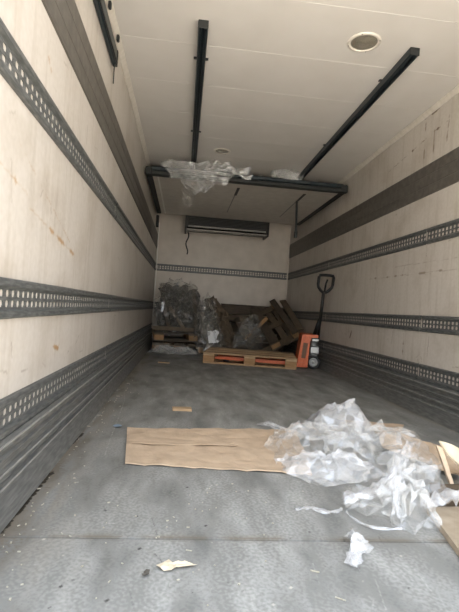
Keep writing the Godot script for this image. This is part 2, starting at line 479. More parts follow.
	for s in 2:
		var o2 := 1.0 if s == 0 else -1.0
		var st3 := newst()
		add_prism(st3, q, -ZO, -ZB, Transform3D(Basis(Vector3(o2, 0, 0), Vector3.UP, Vector3(0, 0, -1)), Vector3(W * s, H, 0)))
		var t := part("trim_%d" % (s + 1), done(st3), M.trim)
		tag(t, "white cove strip where ceiling meets the " + ("wall with brown scuffs" if s == 0 else "wall behind the pallet jack"), "trim", "", "structure")
		var t2 := span("trim_%d" % (s + 3), Vector3(0.012 if s == 0 else W - 0.032, 0.5 if s == 0 else 0.0, ZB + 0.004), Vector3(0.032 if s == 0 else W - 0.012, 2.2, ZB + 0.034), M.white if s == 0 else M.trim, self, 0.006)
		tag(t2, "pale upright strip in the back corner " + ("by the film-wrapped pallets" if s == 0 else "by the leaning pallet"), "trim", "", "structure")
	# the yard the truck stands in
	var g := part("ground", box(Vector3(60, 0.1, 60), 0.0), M.yard, self, at(1.2, -1.2, 10.0))
	tag(g, "pale concrete yard outside the open rear of the truck", "ground", "", "structure")

# ---------------------------------------------------------------- ceiling fittings
func ceiling_fittings() -> void:
	var prof := PackedVector2Array([Vector2(-0.03, 0.0), Vector2(-0.03, -0.045), Vector2(-0.024, -0.05), Vector2(-0.012, -0.05), Vector2(-0.009, -0.03), Vector2(0.009, -0.03), Vector2(0.012, -0.05), Vector2(0.024, -0.05), Vector2(0.03, -0.045), Vector2(0.03, 0.0)])
	for s in 2:
		var x := [0.565, 1.905][s] as float
		var t := base("ceiling_track", at(x, H, -2.70))
		tag(t, ["dark steel ceiling track running into the crumpled film on the raised partition", "dark steel ceiling track ending beside the large round lamp"][s], "track")
		var st := newst()
		add_prism(st, prof, -0.006, -5.0)
		part("channel", done(st), M.track, t)
		part("end_cap", box(Vector3(0.062, 0.05, 0.006), 0.002), M.rubber, t, at(0, -0.026, 0.0))
		for k in 2:
			var cz: float = -0.42 - k * 1.3
			for e in [-1, 1]:
				part("clip", box(Vector3(0.022, 0.006, 0.03), 0.002), M.track, t, at(e * 0.04, -0.0035, cz))
	# short track high on the left wall
	var t2 := base("corner_track", at(0.0, 0, 0))
	tag(t2, "dark steel track high on the scuffed wall under the ceiling corner", "track")
	span("channel", Vector3(0.001, 2.215, -1.0), Vector3(0.03, 2.325, -2.92), M.track, t2, 0.008)
	span("groove_lip", Vector3(0.03, 2.225, -1.0), Vector3(0.036, 2.245, -2.91), M.rubber, t2, 0.004)
	span("end_cap", Vector3(0.004, 2.22, -2.92), Vector3(0.034, 2.32, -2.95), M.rubber, t2, 0.004)
	var stw := newst(true)
	add_tube(stw, [Vector3(0.02, 2.25, -2.92), Vector3(0.016, 2.2, -2.93), Vector3(0.018, 2.10, -2.92)], 0.004, 6)
	part("wire", done(stw), M.rubber, t2)
	for zz in [-2.60, -2.92]:
		var hook := span("ceiling_hook", Vector3(0.018, H - 0.062, zz), Vector3(0.036, H - 0.02, zz - 0.03), M.rubber, self, 0.005)
		tag(hook, "small dark hook on the ceiling edge above the " + ("end" if zz < -2.8 else "middle") + " of the corner track", "hook", "hooks above the corner track")
	# recessed lamps
	for s in 2:
		var c := [Vector3(1.575, H, -2.715), Vector3(0.866, H, -4.90)][s] as Vector3
		var r := [0.085, 0.075][s] as float
		var l := base("ceiling_lamp", Transform3D(Basis.IDENTITY, c))
		tag(l, ["large round recessed ceiling lamp, unlit, beside the track end", "small round recessed ceiling lamp above the crumpled film"][s], "lamp")
		var st4 := newst(true)
		add_lathe(st4, [Vector2(r * 1.22, 0), Vector2(r * 1.2, -0.005), Vector2(r * 1.02, -0.009), Vector2(r * 0.97, -0.004), Vector2(r * 0.95, 0.0)], 40)
		part("rim", done(st4), M.trim, l)
		var st5 := newst(true)
		add_lathe(st5, [Vector2(r * 0.96, -0.004), Vector2(r * 0.8, -0.0062), Vector2(r * 0.4, -0.0078), Vector2(0.0005, -0.008)], 40)
		part("lens", done(st5), M.lens, l)
		var st6 := newst(true)
		add_lathe(st6, [Vector2(r * 0.97, -0.0012), Vector2(r * 0.3, -0.0015), Vector2(r * 0.28, -0.0035), Vector2(0.0005, -0.0036)], 32)
		part("reflector", done(st6), M.reflector, l)
		for k in 4:
			part("screw", box(Vector3(0.008, 0.004, 0.008), 0.001), M.grey_metal, l, at(r * 1.12 * cos(k * TAU / 4 + 0.5), -0.007, r * 1.12 * sin(k * TAU / 4 + 0.5)))

func raised_partition() -> void:
	var t := base("folding_partition", at(0, 2.232, -5.3))
	tag(t, "pale insulated partition folded up flat under the ceiling with black seals", "partition")
	span("panel", Vector3(0.09, 0.0, -0.04), Vector3(W - 0.09, 0.085, -2.22), M.panel, t, 0.004)
	span("front_seal", Vector3(0.02, -0.012, -0.06), Vector3(W - 0.02, 0.04, 0.02), M.rubber, t, 0.012)
	span("front_lip", Vector3(0.05, 0.045, -0.05), Vector3(W - 0.05, 0.095, 0.005), M.track, t, 0.012)
	for s in 2:
		var x0 := 0.018 if s == 0 else W - 0.09
		span("side_seal", Vector3(x0, -0.014, -0.062), Vector3(x0 + 0.072, 0.07, -2.2), M.rubber, t, 0.014)
		span("corner_pad", Vector3(x0 - 0.004 * (1 - s), -0.018, -0.02), Vector3(x0 + 0.072 + 0.004 * s, 0.08, 0.03), M.rubber, t, 0.012)
	span("edge_strip", Vector3(0.145, -0.004, -0.08), Vector3(0.165, 0.002, -2.2), M.white, t, 0.002)
	for x in [1.12, 1.965]:
		span("strap_slot", Vector3(x + 0.005, -0.006, -0.25), Vector3(x + 0.04, 0.0, -0.62), M.unit_dark, t, 0.002)
		span("guide_line", Vector3(x + 0.01, -0.003, -0.62), Vector3(x + 0.024, 0.0, -1.7), M.grey_metal, t, 0.001)
	var st := newst()
	add_box(st, Vector3(0.028, 0.44, 0.008), 0.002, Transform3D(Basis(Vector3(0, 0, 1), 0.03), Vector3(1.99, -0.21, -0.63)))
	part("pull_strap", done(st), M.rubber, t)
	span("strap_tip", Vector3(1.975, -0.50, -0.645), Vector3(2.015, -0.41, -0.615), M.black, t, 0.006)
	# black post under the rear of the partition, by the left wall
	var p := span("partition_post", Vector3(0.002, 2.02, -7.62), Vector3(0.05, 2.22, -7.68), M.rubber, self, 0.006)
	tag(p, "short black bracket on the wall under the raised partition's rear corner", "bracket")

func evaporator() -> void:
	var t := base("evaporator_unit", at(1.225, 2.03, -7.78))
	tag(t, "long grey cooling unit under the ceiling at the end wall", "cooling unit")
	var st := newst()
	add_prism(st, PackedVector2Array([Vector2(0.0, 0.075), Vector2(0.02, 0.40), Vector2(-0.43, 0.40), Vector2(-0.43, 0.05), Vector2(-0.1, 0.02)]), -0.70, 0.70, Transform3D(Basis(Vector3(0, 0, 1), Vector3.UP, Vector3(-1, 0, 0)), Vector3.ZERO))
	part("housing", done(st), M.unit_dark, t)
	span("drip_lip", Vector3(-0.68, 0.055, 0.0), Vector3(0.68, 0.09, 0.03), M.grey_metal, t, 0.008)
	span("drip_tray", Vector3(-0.705, 0.0, -0.12), Vector3(0.705, 0.035, 0.022), M.grey_metal, t, 0.008)
	for k in 5:
		part("grille_slat", box(Vector3(1.34, 0.008, 0.02), 0.002), M.rubber, t, Transform3D(Basis(Vector3(1, 0, 0), 0.5), Vector3(0, 0.12 + k * 0.024, 0.016)))
	for s in [-1, 1]:
		span("end_bracket", Vector3(s * 0.70, 0.0, 0.03), Vector3(s * 0.735, 0.34, -0.40), M.unit_dark, t, 0.006)
	var st2 := newst(true)
	var pts := []
	for i in 12:
		pts.append(Vector3(0.545 + 0.02 * sin(i * 0.8), 2.02 - i * 0.036, -7.86 + 0.012 * cos(i * 1.1)))
	add_tube(st2, pts, 0.011, 6)
	var s2 := part("hanging_strap", done(st2), M.rubber)
	tag(s2, "loose black strap hanging below the end of the cooling unit", "strap")

# ---------------------------------------------------------------- pallets
func pallet(label: String, xf: Transform3D, woods: Array, blocks: Material, missing := []) -> Node3D:
	var t := base("wooden_pallet", xf)
	tag(t, label, "pallet")
	var zs := [-0.3275, -0.1875, 0.0, 0.1875, 0.3275]
	var ws := [0.145, 0.10, 0.145, 0.10, 0.145]
	for i in 5:
		if not i in missing:
			part("top_board", box(Vector3(1.2, 0.022, ws[i]), 0.003), woods[i % 2], t, at(0, 0.133, zs[i]))
	for x in [-0.5275, 0.0, 0.5275]:
		part("cross_board", box(Vector3(0.145, 0.022, 0.8), 0.003), woods[1], t, at(x, 0.111, 0))
		for z in [-0.35, 0.0, 0.35]:
			part("block", box(Vector3(0.145, 0.078, 0.145 if z == 0.0 else 0.10), 0.003), blocks, t, at(x, 0.061, z))
	for z in [-0.35, 0.0, 0.35]:
		part("bottom_board", box(Vector3(1.2, 0.022, 0.145 if z == 0.0 else 0.10), 0.003), woods[0], t, at(0, 0.011, z))
	return t

func pallet_jack(xf: Transform3D) -> void:      # local x points away from the pallet, forks towards -x
	var t := base("pallet_jack", xf)
	tag(t, "orange hand pallet jack with black loop handle, its forks inside the low pallet", "pallet jack")
	var inv := xf.affine_inverse()
	for s in [-1, 1]:
		var st := newst()
		add_prism(st, PackedVector2Array([Vector2(0.08, 0.040), Vector2(0.08, 0.086), Vector2(-1.02, 0.090), Vector2(-1.10, 0.07), Vector2(-1.08, 0.050), Vector2(-0.9, 0.048), Vector2(0.0, 0.040)]), -0.075, 0.075, at(0, 0, s * 0.1915))
		var fk := part("fork", done(st), M.orange, t)
		var st2 := newst(true)
		add_lathe(st2, [Vector2(0.0005, -0.05), Vector2(0.034, -0.05), Vector2(0.037, -0.045), Vector2(0.037, 0.045), Vector2(0.034, 0.05), Vector2(0.0005, 0.05)], 20, Transform3D(Basis(Vector3(1, 0, 0), PI / 2), Vector3(-0.93, 0.037, s * 0.1915)))
		part("load_roller", done(st2), M.black, fk)
		var st3 := newst()
		add_prism(st3, PackedVector2Array([Vector2(-0.005, 0.02), Vector2(0.135, 0.02), Vector2(0.15, 0.36), Vector2(0.17, 0.41), Vector2(0.25, 0.415), Vector2(0.25, 0.45), Vector2(0.06, 0.45), Vector2(0.045, 0.43)]), -0.012, 0.012, at(0, 0, s * 0.235))
		var leg := part("side_frame", done(st3), M.orange, t)
		if s == 1:
			part("decal", box(Vector3(0.055, 0.2, 0.003), 0.001), M.decal, leg, Transform3D(Basis(Vector3(0, 0, 1), -0.10), Vector3(0.085, 0.24, 0.2485)))
	var st4 := newst()
	add_prism(st4, PackedVector2Array([Vector2(-0.002, 0.03), Vector2(0.018, 0.03), Vector2(0.065, 0.44), Vector2(0.047, 0.44)]), -0.222, 0.222)
	part("front_plate", done(st4), M.orange, t)
	span("top_plate", Vector3(0.05, 0.432, -0.222), Vector3(0.25, 0.45, 0.222), M.orange, t, 0.004)
	# pump and its bracket
	var st5 := newst(true)
	add_lathe(st5, [Vector2(0.0005, 0.15), Vector2(0.05, 0.15), Vector2(0.055, 0.16), Vector2(0.055, 0.25), Vector2(0.045, 0.27), Vector2(0.045, 0.40), Vector2(0.0005, 0.41)], 20, at(0.215, 0, 0.10))
	part("pump_body", done(st5), M.silver, t)
	span("pump_bracket", Vector3(0.18, 0.36, 0.04), Vector3(0.27, 0.40, 0.17), M.silver, t, 0.008)
	span("valve_block", Vector3(0.16, 0.20, 0.13), Vector3(0.28, 0.30, 0.19), M.silver, t, 0.012)
	for s in [-1, 1]:
		var wb := Transform3D(Basis(Vector3(1, 0, 0), PI / 2), Vector3(0.215, 0.09, 0.10 + s * 0.055))
		var st6 := newst(true)
		add_lathe(st6, [Vector2(0.058, -0.024), Vector2(0.084, -0.026), Vector2(0.09, -0.02), Vector2(0.09, 0.02), Vector2(0.084, 0.026), Vector2(0.058, 0.024), Vector2(0.058, -0.024)], 28, wb)
		var wh := part("steering_wheel", done(st6), M.black, t)
		var st7 := newst(true)
		add_lathe(st7, [Vector2(0.058, 0.012), Vector2(0.05, 0.020), Vector2(0.042, 0.020), Vector2(0.038, 0.006), Vector2(0.020, 0.006), Vector2(0.016, 0.022), Vector2(0.0005, 0.024)], 24, wb)
		add_lathe(st7, [Vector2(0.0005, -0.02), Vector2(0.058, -0.018), Vector2(0.058, 0.016)], 24, wb)
		part("hub", done(st7), M.silver, wh)
	span("axle_fork", Vector3(0.19, 0.07, 0.085), Vector3(0.24, 0.16, 0.115), M.black, t, 0.006)
	# drawbar, swung round towards the rear doors
	var foot := inv * Vector3(2.335, 0.39, -5.86)
	var mid := inv * Vector3(2.335, 0.78, -5.70)
	var neck := inv * Vector3(2.335, 1.015, -5.62)
	var st8 := newst(true)
	add_tube(st8, [foot + Vector3(-0.03, 0, 0), mid + Vector3(0, -0.12, 0)], 0.026, 10)
	add_tube(st8, [foot + Vector3(0.035, 0, 0), mid + Vector3(0, -0.12, 0)], 0.02, 10)
	part("drawbar_yoke", done(st8), M.black, t)
	var st9 := newst(true)
	add_tube(st9, [mid + Vector3(0, -0.16, 0), neck], 0.021, 12)
	part("drawbar", done(st9), M.unit_dark, t)
	var loop := []
	var shape := [Vector2(-0.02, 0.0), Vector2(-0.05, 0.02), Vector2(-0.088, 0.065), Vector2(-0.096, 0.10), Vector2(-0.096, 0.19), Vector2(-0.085, 0.212), Vector2(-0.05, 0.216), Vector2(0.05, 0.216), Vector2(0.085, 0.212), Vector2(0.096, 0.19), Vector2(0.096, 0.10), Vector2(0.088, 0.065), Vector2(0.05, 0.02), Vector2(0.02, 0.0)]
	for p in shape:
		loop.append(inv * Vector3(2.345 + p.x, 1.01 + p.y, -5.622 + p.y * 0.25))
	var st10 := newst(true)
	add_tube(st10, loop, 0.019, 10, true)
	part("loop_handle", done(st10), M.black, t)
	var st11 := newst(true)
	add_tube(st11, [inv * Vector3(2.345, 1.02, -5.62), inv * Vector3(2.35, 1.12, -5.592), inv * Vector3(2.365, 1.175, -5.58)], 0.012, 8)
	part("release_lever", done(st11), M.black, t)

# ---------------------------------------------------------------- film and sheets
func film_mesh(outline: Array, c: Vector2, bumps: Array, amp: float, seed_: int, freq := 9.0, nu := 150, nv := 44, layers := 2) -> ArrayMesh:
	# a crumpled skin over an outline on the local xz plane; bumps: [x, z, height, radius]
	var st := newst()
	nu = nu / 3
	nv = nv / 3
	var fine := noise(FastNoiseLite.TYPE_SIMPLEX, freq * 1.9, seed_ + 1)
	var rng := RandomNumberGenerator.new()
	rng.seed = seed_ * 31 + 7
	var waves := []
	for k in 6:
		var an := rng.randf() * TAU
		var ff := freq * 0.36 * pow(1.42, k)
		waves.append([cos(an), sin(an), ff, rng.randf(), rng.randf_range(0.5, 1.5), 0.5 / (4.0 * ff)])
	var soft := noise(FastNoiseLite.TYPE_SIMPLEX, freq * 0.40, seed_ + 2, 1)
	var n := outline.size()
	var hgt := func(x: float, z: float) -> float:
		var s := 0.0
		for b in bumps:
			s += pow(b[2] * exp(-(((x - b[0]) ** 2 + (z - b[1]) ** 2) / (b[3] * b[3])) ** 1.6), 3.0)
		return pow(s, 1.0 / 3.0)
	for layer in layers:
		var off := Vector3(3.1, 7.7, 1.3) * layer
		var shrink := 1.0 - 0.14 * layer
		var grid := []
		for j in nv + 1:
			var row := PackedVector3Array()
			var t := float(j) / nv
			for i in nu:
				var f := float(i) / nu * n
				var k := int(f) % n
				var p0: Vector2 = outline[(k - 1 + n) % n]
				var p1: Vector2 = outline[k]
				var p2: Vector2 = outline[(k + 1) % n]
				var p3: Vector2 = outline[(k + 2) % n]
				var e := p1.cubic_interpolate(p2, p0, p3, f - floorf(f))
				var g := c.lerp(e, t * shrink)
				var q := Vector3(g.x, 0, g.y) + off
				var w1 := soft.get_noise_3d(q.x * 2.2, q.z * 2.2, 5.0)
				var w2 := soft.get_noise_3d(q.x * 2.2, q.z * 2.2, 25.0)
				var cr := 0.0
				for wv in waves:                                     # sharp folds in several directions
					var ph: float = (q.x * wv[0] + q.z * wv[1]) * wv[2] + wv[3] + 0.5 * w1 * wv[4] + 0.4 * w2
					cr += wv[5] * (4.0 * absf(ph - floorf(ph) - 0.5) - 1.0)
				var fi := 0.9 - 1.8 * absf(fine.get_noise_3d(q.x * 0.6 + 0.06 * w2, q.z + 0.06 * w1, 1.5))
				var so := soft.get_noise_3d(q.x, q.z, 0.0)
				var env := hgt.call(g.x, g.y) * pow(maxf(1.0 - pow(t, 3.0), 0.0), 0.6) * shrink as float
				var d := amp * (0.55 * so + 0.45 * cr / 0.06 - 0.05)
				var y := maxf(env + d * clampf((1.0 - t) * 6.0, 0.25, 1.0), 0.004 + 0.010 * maxf(fi, 0.0) + 0.002 * layer)
				var jit := Vector3(rng.randf_range(-1, 1), rng.randf_range(-0.8, 0.8), rng.randf_range(-1, 1)) * (1.2 / freq / 7.0)
				var v := Vector3(g.x + amp * 0.8 * w1 * t, y, g.y + amp * 0.8 * w2 * t) + jit * minf(1.0, t * 5.0)
				v.y = maxf(v.y, 0.004)
				row.append(v)
			grid.append(row)
		for j in nv:
			for i in nu:
				var l := (i + 1) % nu
				var a: Vector3 = grid[j][i]
				var b: Vector3 = grid[j][l]
				var cc: Vector3 = grid[j + 1][l]
				var d2: Vector3 = grid[j + 1][i]
				if (i + j) % 2 == 0 or j == 0:
					if j > 0:
						poly(st, [a, b, cc], Vector3.UP)
					poly(st, [a, cc, d2], Vector3.UP)
				else:
					poly(st, [a, b, d2], Vector3.UP)
					poly(st, [b, cc, d2], Vector3.UP)
	return done(st)

func ribbon_mesh(pts: Array, width: float, seed_: int, amp := 0.008) -> ArrayMesh:    # a twisted shred of film
	var st := newst(true)
	var nz := noise(FastNoiseLite.TYPE_SIMPLEX, 1.1, seed_, 2)
	var rows := []
	var n := pts.size()
	var steps := (n - 1) * 8
	for s in steps + 1:
		var f := float(s) / 8
		var k := mini(int(f), n - 2)
		var p := (pts[k] as Vector3).cubic_interpolate(pts[k + 1], pts[maxi(k - 1, 0)], pts[mini(k + 2, n - 1)], f - k)
		var d := ((pts[k + 1] - pts[k]) as Vector3).normalized()
		var side := d.cross(Vector3.UP).normalized()
		var w := width * (0.45 + 0.55 * sin(PI * clampf(float(s) / steps, 0.06, 0.94))) * (1.0 + 0.6 * nz.get_noise_2d(f, 3.0))
		var row := PackedVector3Array()
		for i in 9:
			var u := i / 4.0 - 1.0
			var up := absf(nz.get_noise_2d(f * 0.6 + i * 0.35, i * 1.1)) * amp * 4.0 + amp * (1.0 - u * u)
			row.append(p + side * (u * w * 0.5) + Vector3.UP * maxf(up, 0.002))
		rows.append(row)
	for s in steps:
		for i in 8:
			poly(st, [rows[s][i], rows[s][i + 1], rows[s + 1][i + 1], rows[s + 1][i]], Vector3.UP)
	return done(st)

func sheet_mesh(A: Vector3, B: Vector3, C: Vector3, D: Vector3, th: float, amp: float, seed_: int, ragged := 0.0, nx := 28, ny := 14) -> ArrayMesh:
	# a thin board between four corners, with slight warp and ragged edges
	var st := newst()
	var nz := noise(FastNoiseLite.TYPE_SIMPLEX, 3.0, seed_, 3)
	var N := (B - A).cross(D - A).normalized()
	if N.y < 0 or (absf(N.y) < 0.2 and N.z < 0):
		N = -N
	var g := []
	for j in ny + 1:
		var row := PackedVector3Array()
		for i in nx + 1:
			var u := float(i) / nx
			var v := float(j) / ny
			var rg := ragged * nz.get_noise_2d(v * 6.0 + 9.0, 4.0)
			var rh := ragged * nz.get_noise_2d(u * 6.0 + 40.0, 4.0)
			var uu := clampf(u, 0, 1) + (rg if i == nx else 0.0)
			var vv := v + (rh if j == ny or j == 0 else 0.0) * 0.4
			var p := A.lerp(B, uu).lerp(D.lerp(C, uu), vv)
			row.append(p + N * amp * (absf(nz.get_noise_2d(p.x + p.y, p.z + p.y)) * 2.0))
		g.append(row)
	var off := -N * th
	for j in ny:
		for i in nx:
			poly(st, [g[j][i], g[j][i + 1], g[j + 1][i + 1], g[j + 1][i]], N)
			poly(st, [g[j][i] + off, g[j][i + 1] + off, g[j + 1][i + 1] + off, g[j + 1][i] + off], -N)
	for i in nx:
		poly(st, [g[0][i], g[0][i + 1], g[0][i + 1] + off, g[0][i] + off], A - D)
		poly(st, [g[ny][i], g[ny][i + 1], g[ny][i + 1] + off, g[ny][i] + off], D - A)
	for j in ny:
		poly(st, [g[j][0], g[j + 1][0], g[j + 1][0] + off, g[j][0] + off], A - B)
		poly(st, [g[j][nx], g[j + 1][nx], g[j + 1][nx] + off, g[j][nx] + off], B - A)
	return done(st)

func thing(called: String, mesh: Mesh, m: Material, label: String, category: String, xf := Transform3D.IDENTITY, group := "") -> MeshInstance3D:
	var o := part(called, mesh, m, self, xf)
	tag(o, label, category, group)
	return o

# ---------------------------------------------------------------- the pile at the end wall
func pile() -> void:
	var turn := -0.182
	var pb := Basis(Vector3.UP, turn)
	pallet("low clean wooden pallet lying in front of the pile with jack forks inside", Transform3D(pb, Vector3(1.51, 0.002, -6.064)), M.light_wood, M.block_wood)
	pallet_jack(Transform3D(pb, Vector3(2.115, 0.001, -5.953)))
	# two stacked pallets in the left corner
	pallet("old dark pallet at the bottom of the corner stack under film", Transform3D(Basis(Vector3.UP, PI / 2 + 0.04), Vector3(0.50, 0.002, -7.45)), M.old_wood, M.block_wood)
	pallet("old dark pallet lying skewed on the corner stack beneath the wrapped bundle", Transform3D(Basis(Vector3.UP, 0.10) * Basis(Vector3(0, 0, 1), 0.02), Vector3(0.70, 0.165, -7.40)), M.old_wood, M.block_wood)
	# tilted pallet showing its underside
	var Bc := Vector3(2.315, 0.451, -6.70)
	var d1 := Vector3(0.15, -0.42, 0.895).normalized()
	var d2 := Vector3(-0.86, -0.51, -0.095)
	d2 = (d2 - d1 * d2.dot(d1)).normalized()
	var nn := d1.cross(d2).normalized()
	if nn.y > 0:
		nn = -nn                                                         # lies upside down, blocks upwards
	var ctr := Bc + d2 * 0.4 - d1 * 0.6
	pallet("broken dark pallet tipped on its corner with its underside showing", Transform3D(Basis(d1, nn, d1.cross(nn)), ctr), M.old_wood, M.block_wood, [1])
	# pallet standing on edge against the end wall
	pallet("dark pallet standing on edge against the end wall behind the tipped one", Transform3D(Basis(Vector3(1, 0, 0), Vector3(0, -0.22, 0.975).normalized(), Vector3(0, -0.975, -0.22).normalized()), Vector3(1.82, 0.42, -8.10)), M.old_wood, M.old_wood[1])
	# brown sheets leaning behind the low pallet
	var lean := Basis(Vector3(1, 0, 0), Vector3(0, 0.35, 0.937).normalized(), Vector3(0, -0.937, 0.35).normalized())
	thing("cardboard_sheet", film_mesh([Vector2(0.90, -0.02), Vector2(0.86, -0.45), Vector2(0.89, -0.80), Vector2(0.96, -0.95), Vector2(1.08, -0.88), Vector2(1.22, -0.70), Vector2(1.31, -0.40), Vector2(1.42, -0.08), Vector2(1.38, 0.0), Vector2(1.1, 0.01)], Vector2(1.1, -0.4), [[1.02, -0.5, 0.07, 0.25], [1.2, -0.25, 0.05, 0.25]], 0.03, 91, 5.0, 120, 36, 1), M.card_dark, "dark brown cardboard sheet leaning in the middle of the pile", "cardboard", Transform3D(lean, Vector3(0, 0.02, -6.70)))
	thing("plastic_sheet", film_mesh([Vector2(0.16, 0.0), Vector2(0.14, -0.3), Vector2(0.22, -0.45), Vector2(0.17, -0.60), Vector2(0.24, -0.70), Vector2(0.38, -0.68), Vector2(0.52, -0.72), Vector2(0.66, -0.60), Vector2(0.72, -0.66), Vector2(0.80, -0.55), Vector2(0.78, -0.25), Vector2(0.82, 0.0), Vector2(0.5, 0.03)], Vector2(0.46, -0.3), [[0.32, -0.45, 0.14, 0.18], [0.6, -0.3, 0.12, 0.22], [0.35, -0.12, 0.08, 0.2]], 0.06, 92, 7.0, 150, 45, 1), M.dark_sheet, "dark grey crumpled plastic sheeting inside the corner film bundle", "plastic sheet", Transform3D(Basis(Vector3(1, 0, 0), Vector3(0, 0.2, 0.98).normalized(), Vector3(0, -0.98, 0.2).normalized()), Vector3(0, 0.352, -7.20)))
	var pl := [[Vector3(0.36, 0.33, -7.0), Vector3(0.22, 0.86, -7.12)], [Vector3(0.33, 0.70, -6.98), Vector3(0.62, 0.33, -6.95)], [Vector3(0.78, 0.34, -7.1), Vector3(0.70, 1.0, -7.24)]]
	pl.append([Vector3(2.27, 0.93, -7.72), Vector3(2.375, 0.47, -6.78)])
	pl.append([Vector3(1.50, 0.28, -6.66), Vector3(1.86, 0.62, -6.9)])
	pl.append([Vector3(0.10, 0.36, -6.93), Vector3(0.74, 0.36, -6.93)])
	var pn := ["narrow dark plank standing inside the corner film bundle", "narrow dark plank slanting across the front of the corner film bundle", "dark plank standing between the film bundle and leaning sheet", "wide dark plank lying over the far edge of the tipped pallet", "pale plank poking up through film beside the tipped pallet", "thin level plank along the front of the corner stack"]
	for i in 6:
		var a: Vector3 = pl[i][0]
		var b: Vector3 = pl[i][1]
		var y := (b - a).normalized()
		var x := y.cross(Vector3(0, 0, 1)).normalized()
		thing("wooden_plank", box(Vector3(0.11 if i == 3 else 0.055, a.distance_to(b), 0.02), 0.003), M.block_wood if i == 4 else M.old_wood[i % 2], pn[i], "plank", Transform3D(Basis(x, y, x.cross(y)), (a + b) / 2))
	# film: outlines lie in local xz, tipped up so that local y faces the doors
	var up := Basis(Vector3(1, 0, 0), Vector3(0, 0.16, 0.987), Vector3(0, -0.987, 0.16))
	thing("stretch_film", film_mesh([Vector2(0.12, 0.0), Vector2(0.05, -0.35), Vector2(0.16, -0.62), Vector2(0.14, -0.75), Vector2(0.30, -0.80), Vector2(0.45, -0.77), Vector2(0.66, -0.70), Vector2(0.74, -0.45), Vector2(0.80, 0.0), Vector2(0.45, 0.06)], Vector2(0.42, -0.36), [[0.35, -0.45, 0.22, 0.4], [0.6, -0.2, 0.2, 0.3]], 0.09, 201, 7.0), M.film_dull, "grey crumpled film bundle wrapped over the corner pallet stack", "plastic film", Transform3D(up, Vector3(0.06, 0.335, -7.05)))
	thing("stretch_film", film_mesh([Vector2(0.78, 0.1), Vector2(0.76, -0.3), Vector2(0.80, -0.62), Vector2(0.90, -0.78), Vector2(1.0, -0.70), Vector2(1.08, -0.4), Vector2(1.2, 0.0), Vector2(1.15, 0.12)], Vector2(0.95, -0.3), [[0.9, -0.35, 0.08, 0.4]], 0.05, 203, 7.0), M.film_dull, "sheet of grey film draped over the leaning brown cardboard", "plastic film", Transform3D(Basis(Vector3(1, 0, 0), Vector3(0, 0.40, 0.917).normalized(), Vector3(0, -0.917, 0.40).normalized()), Vector3(0.0, 0.2, -6.62)))
	thing("stretch_film", film_mesh([Vector2(0.06, -6.86), Vector2(0.2, -6.72), Vector2(0.5, -6.74), Vector2(0.78, -6.70), Vector2(0.84, -6.85), Vector2(0.6, -7.0), Vector2(0.25, -7.05)], Vector2(0.45, -6.86), [[0.25, -6.88, 0.13, 0.22], [0.62, -6.84, 0.11, 0.2]], 0.05, 205, 9.0), M.film, "crumpled clear film lying on the floor before the corner stack", "plastic film", at(0, 0, 0.16))
	thing("stretch_film", film_mesh([Vector2(1.36, 0.0), Vector2(1.34, -0.3), Vector2(1.5, -0.5), Vector2(1.68, -0.48), Vector2(1.78, -0.25), Vector2(1.72, 0.0)], Vector2(1.55, -0.24), [[1.55, -0.25, 0.16, 0.3]], 0.07, 207, 8.0), M.film_dull, "grey film tangled on the lower corner of the tipped pallet", "plastic film", Transform3D(up, Vector3(0.0, 0.15, -6.62)))
	var ly := Vector3(0, 0.42, 0.907).normalized()
	thing("paper_label", sheet_mesh(Vector3(0.93, 0.36, -6.645), Vector3(1.07, 0.385, -6.645), Vector3(1.10, 0.21, -6.585), Vector3(0.96, 0.19, -6.585), 0.002, 0.02, 95, 0.25, 8, 8), M.paper, "white paper label stuck on the film over the leaning cardboard", "label")

# ---------------------------------------------------------------- film caught on the raised partition
func ceiling_film() -> void:
	var up := Basis(Vector3(1, 0, 0), Vector3(0, -0.1, 0.995), Vector3(0, -0.995, -0.1))
	thing("stretch_film", film_mesh([Vector2(0.20, -0.06), Vector2(0.28, -0.13), Vector2(0.55, -0.12), Vector2(0.8, -0.16), Vector2(1.0, -0.13), Vector2(1.20, -0.11), Vector2(1.24, -0.05), Vector2(1.1, 0.0), Vector2(0.95, 0.06), Vector2(0.78, 0.17), Vector2(0.62, 0.22), Vector2(0.48, 0.16), Vector2(0.38, 0.06), Vector2(0.24, 0.02)], Vector2(0.66, 0.0), [[0.55, 0.02, 0.14, 0.3], [0.95, -0.05, 0.1, 0.2]], 0.075, 301, 9.0), M.film, "big tangle of clear film hanging over the raised partition's front edge", "plastic film", Transform3D(up, Vector3(0, 2.27, -5.255)))
	thing("stretch_film", film_mesh([Vector2(0.43, -0.02), Vector2(0.52, 0.0), Vector2(0.60, 0.02), Vector2(0.59, 0.14), Vector2(0.56, 0.22), Vector2(0.46, 0.2), Vector2(0.45, 0.1)], Vector2(0.52, 0.1), [[0.52, 0.1, 0.015, 0.1]], 0.02, 303, 12.0, 60, 16, 1), M.film_dull, "thin clear film tail drooping below the partition tangle", "plastic film", Transform3D(Basis(Vector3(1, 0, 0), Vector3(0, 0, 1), Vector3(0, -1, 0)), Vector3(0, 2.12, -5.36)))
	thing("stretch_film", film_mesh([Vector2(1.50, 0.0), Vector2(1.56, -0.10), Vector2(1.72, -0.12), Vector2(1.88, -0.06), Vector2(1.87, 0.02), Vector2(1.70, 0.03)], Vector2(1.69, -0.03), [[1.69, -0.03, 0.09, 0.16]], 0.05, 305, 11.0), M.film, "small wad of clear film tucked above the partition by the second track", "plastic film", Transform3D(up, Vector3(0, 2.345, -5.36)))

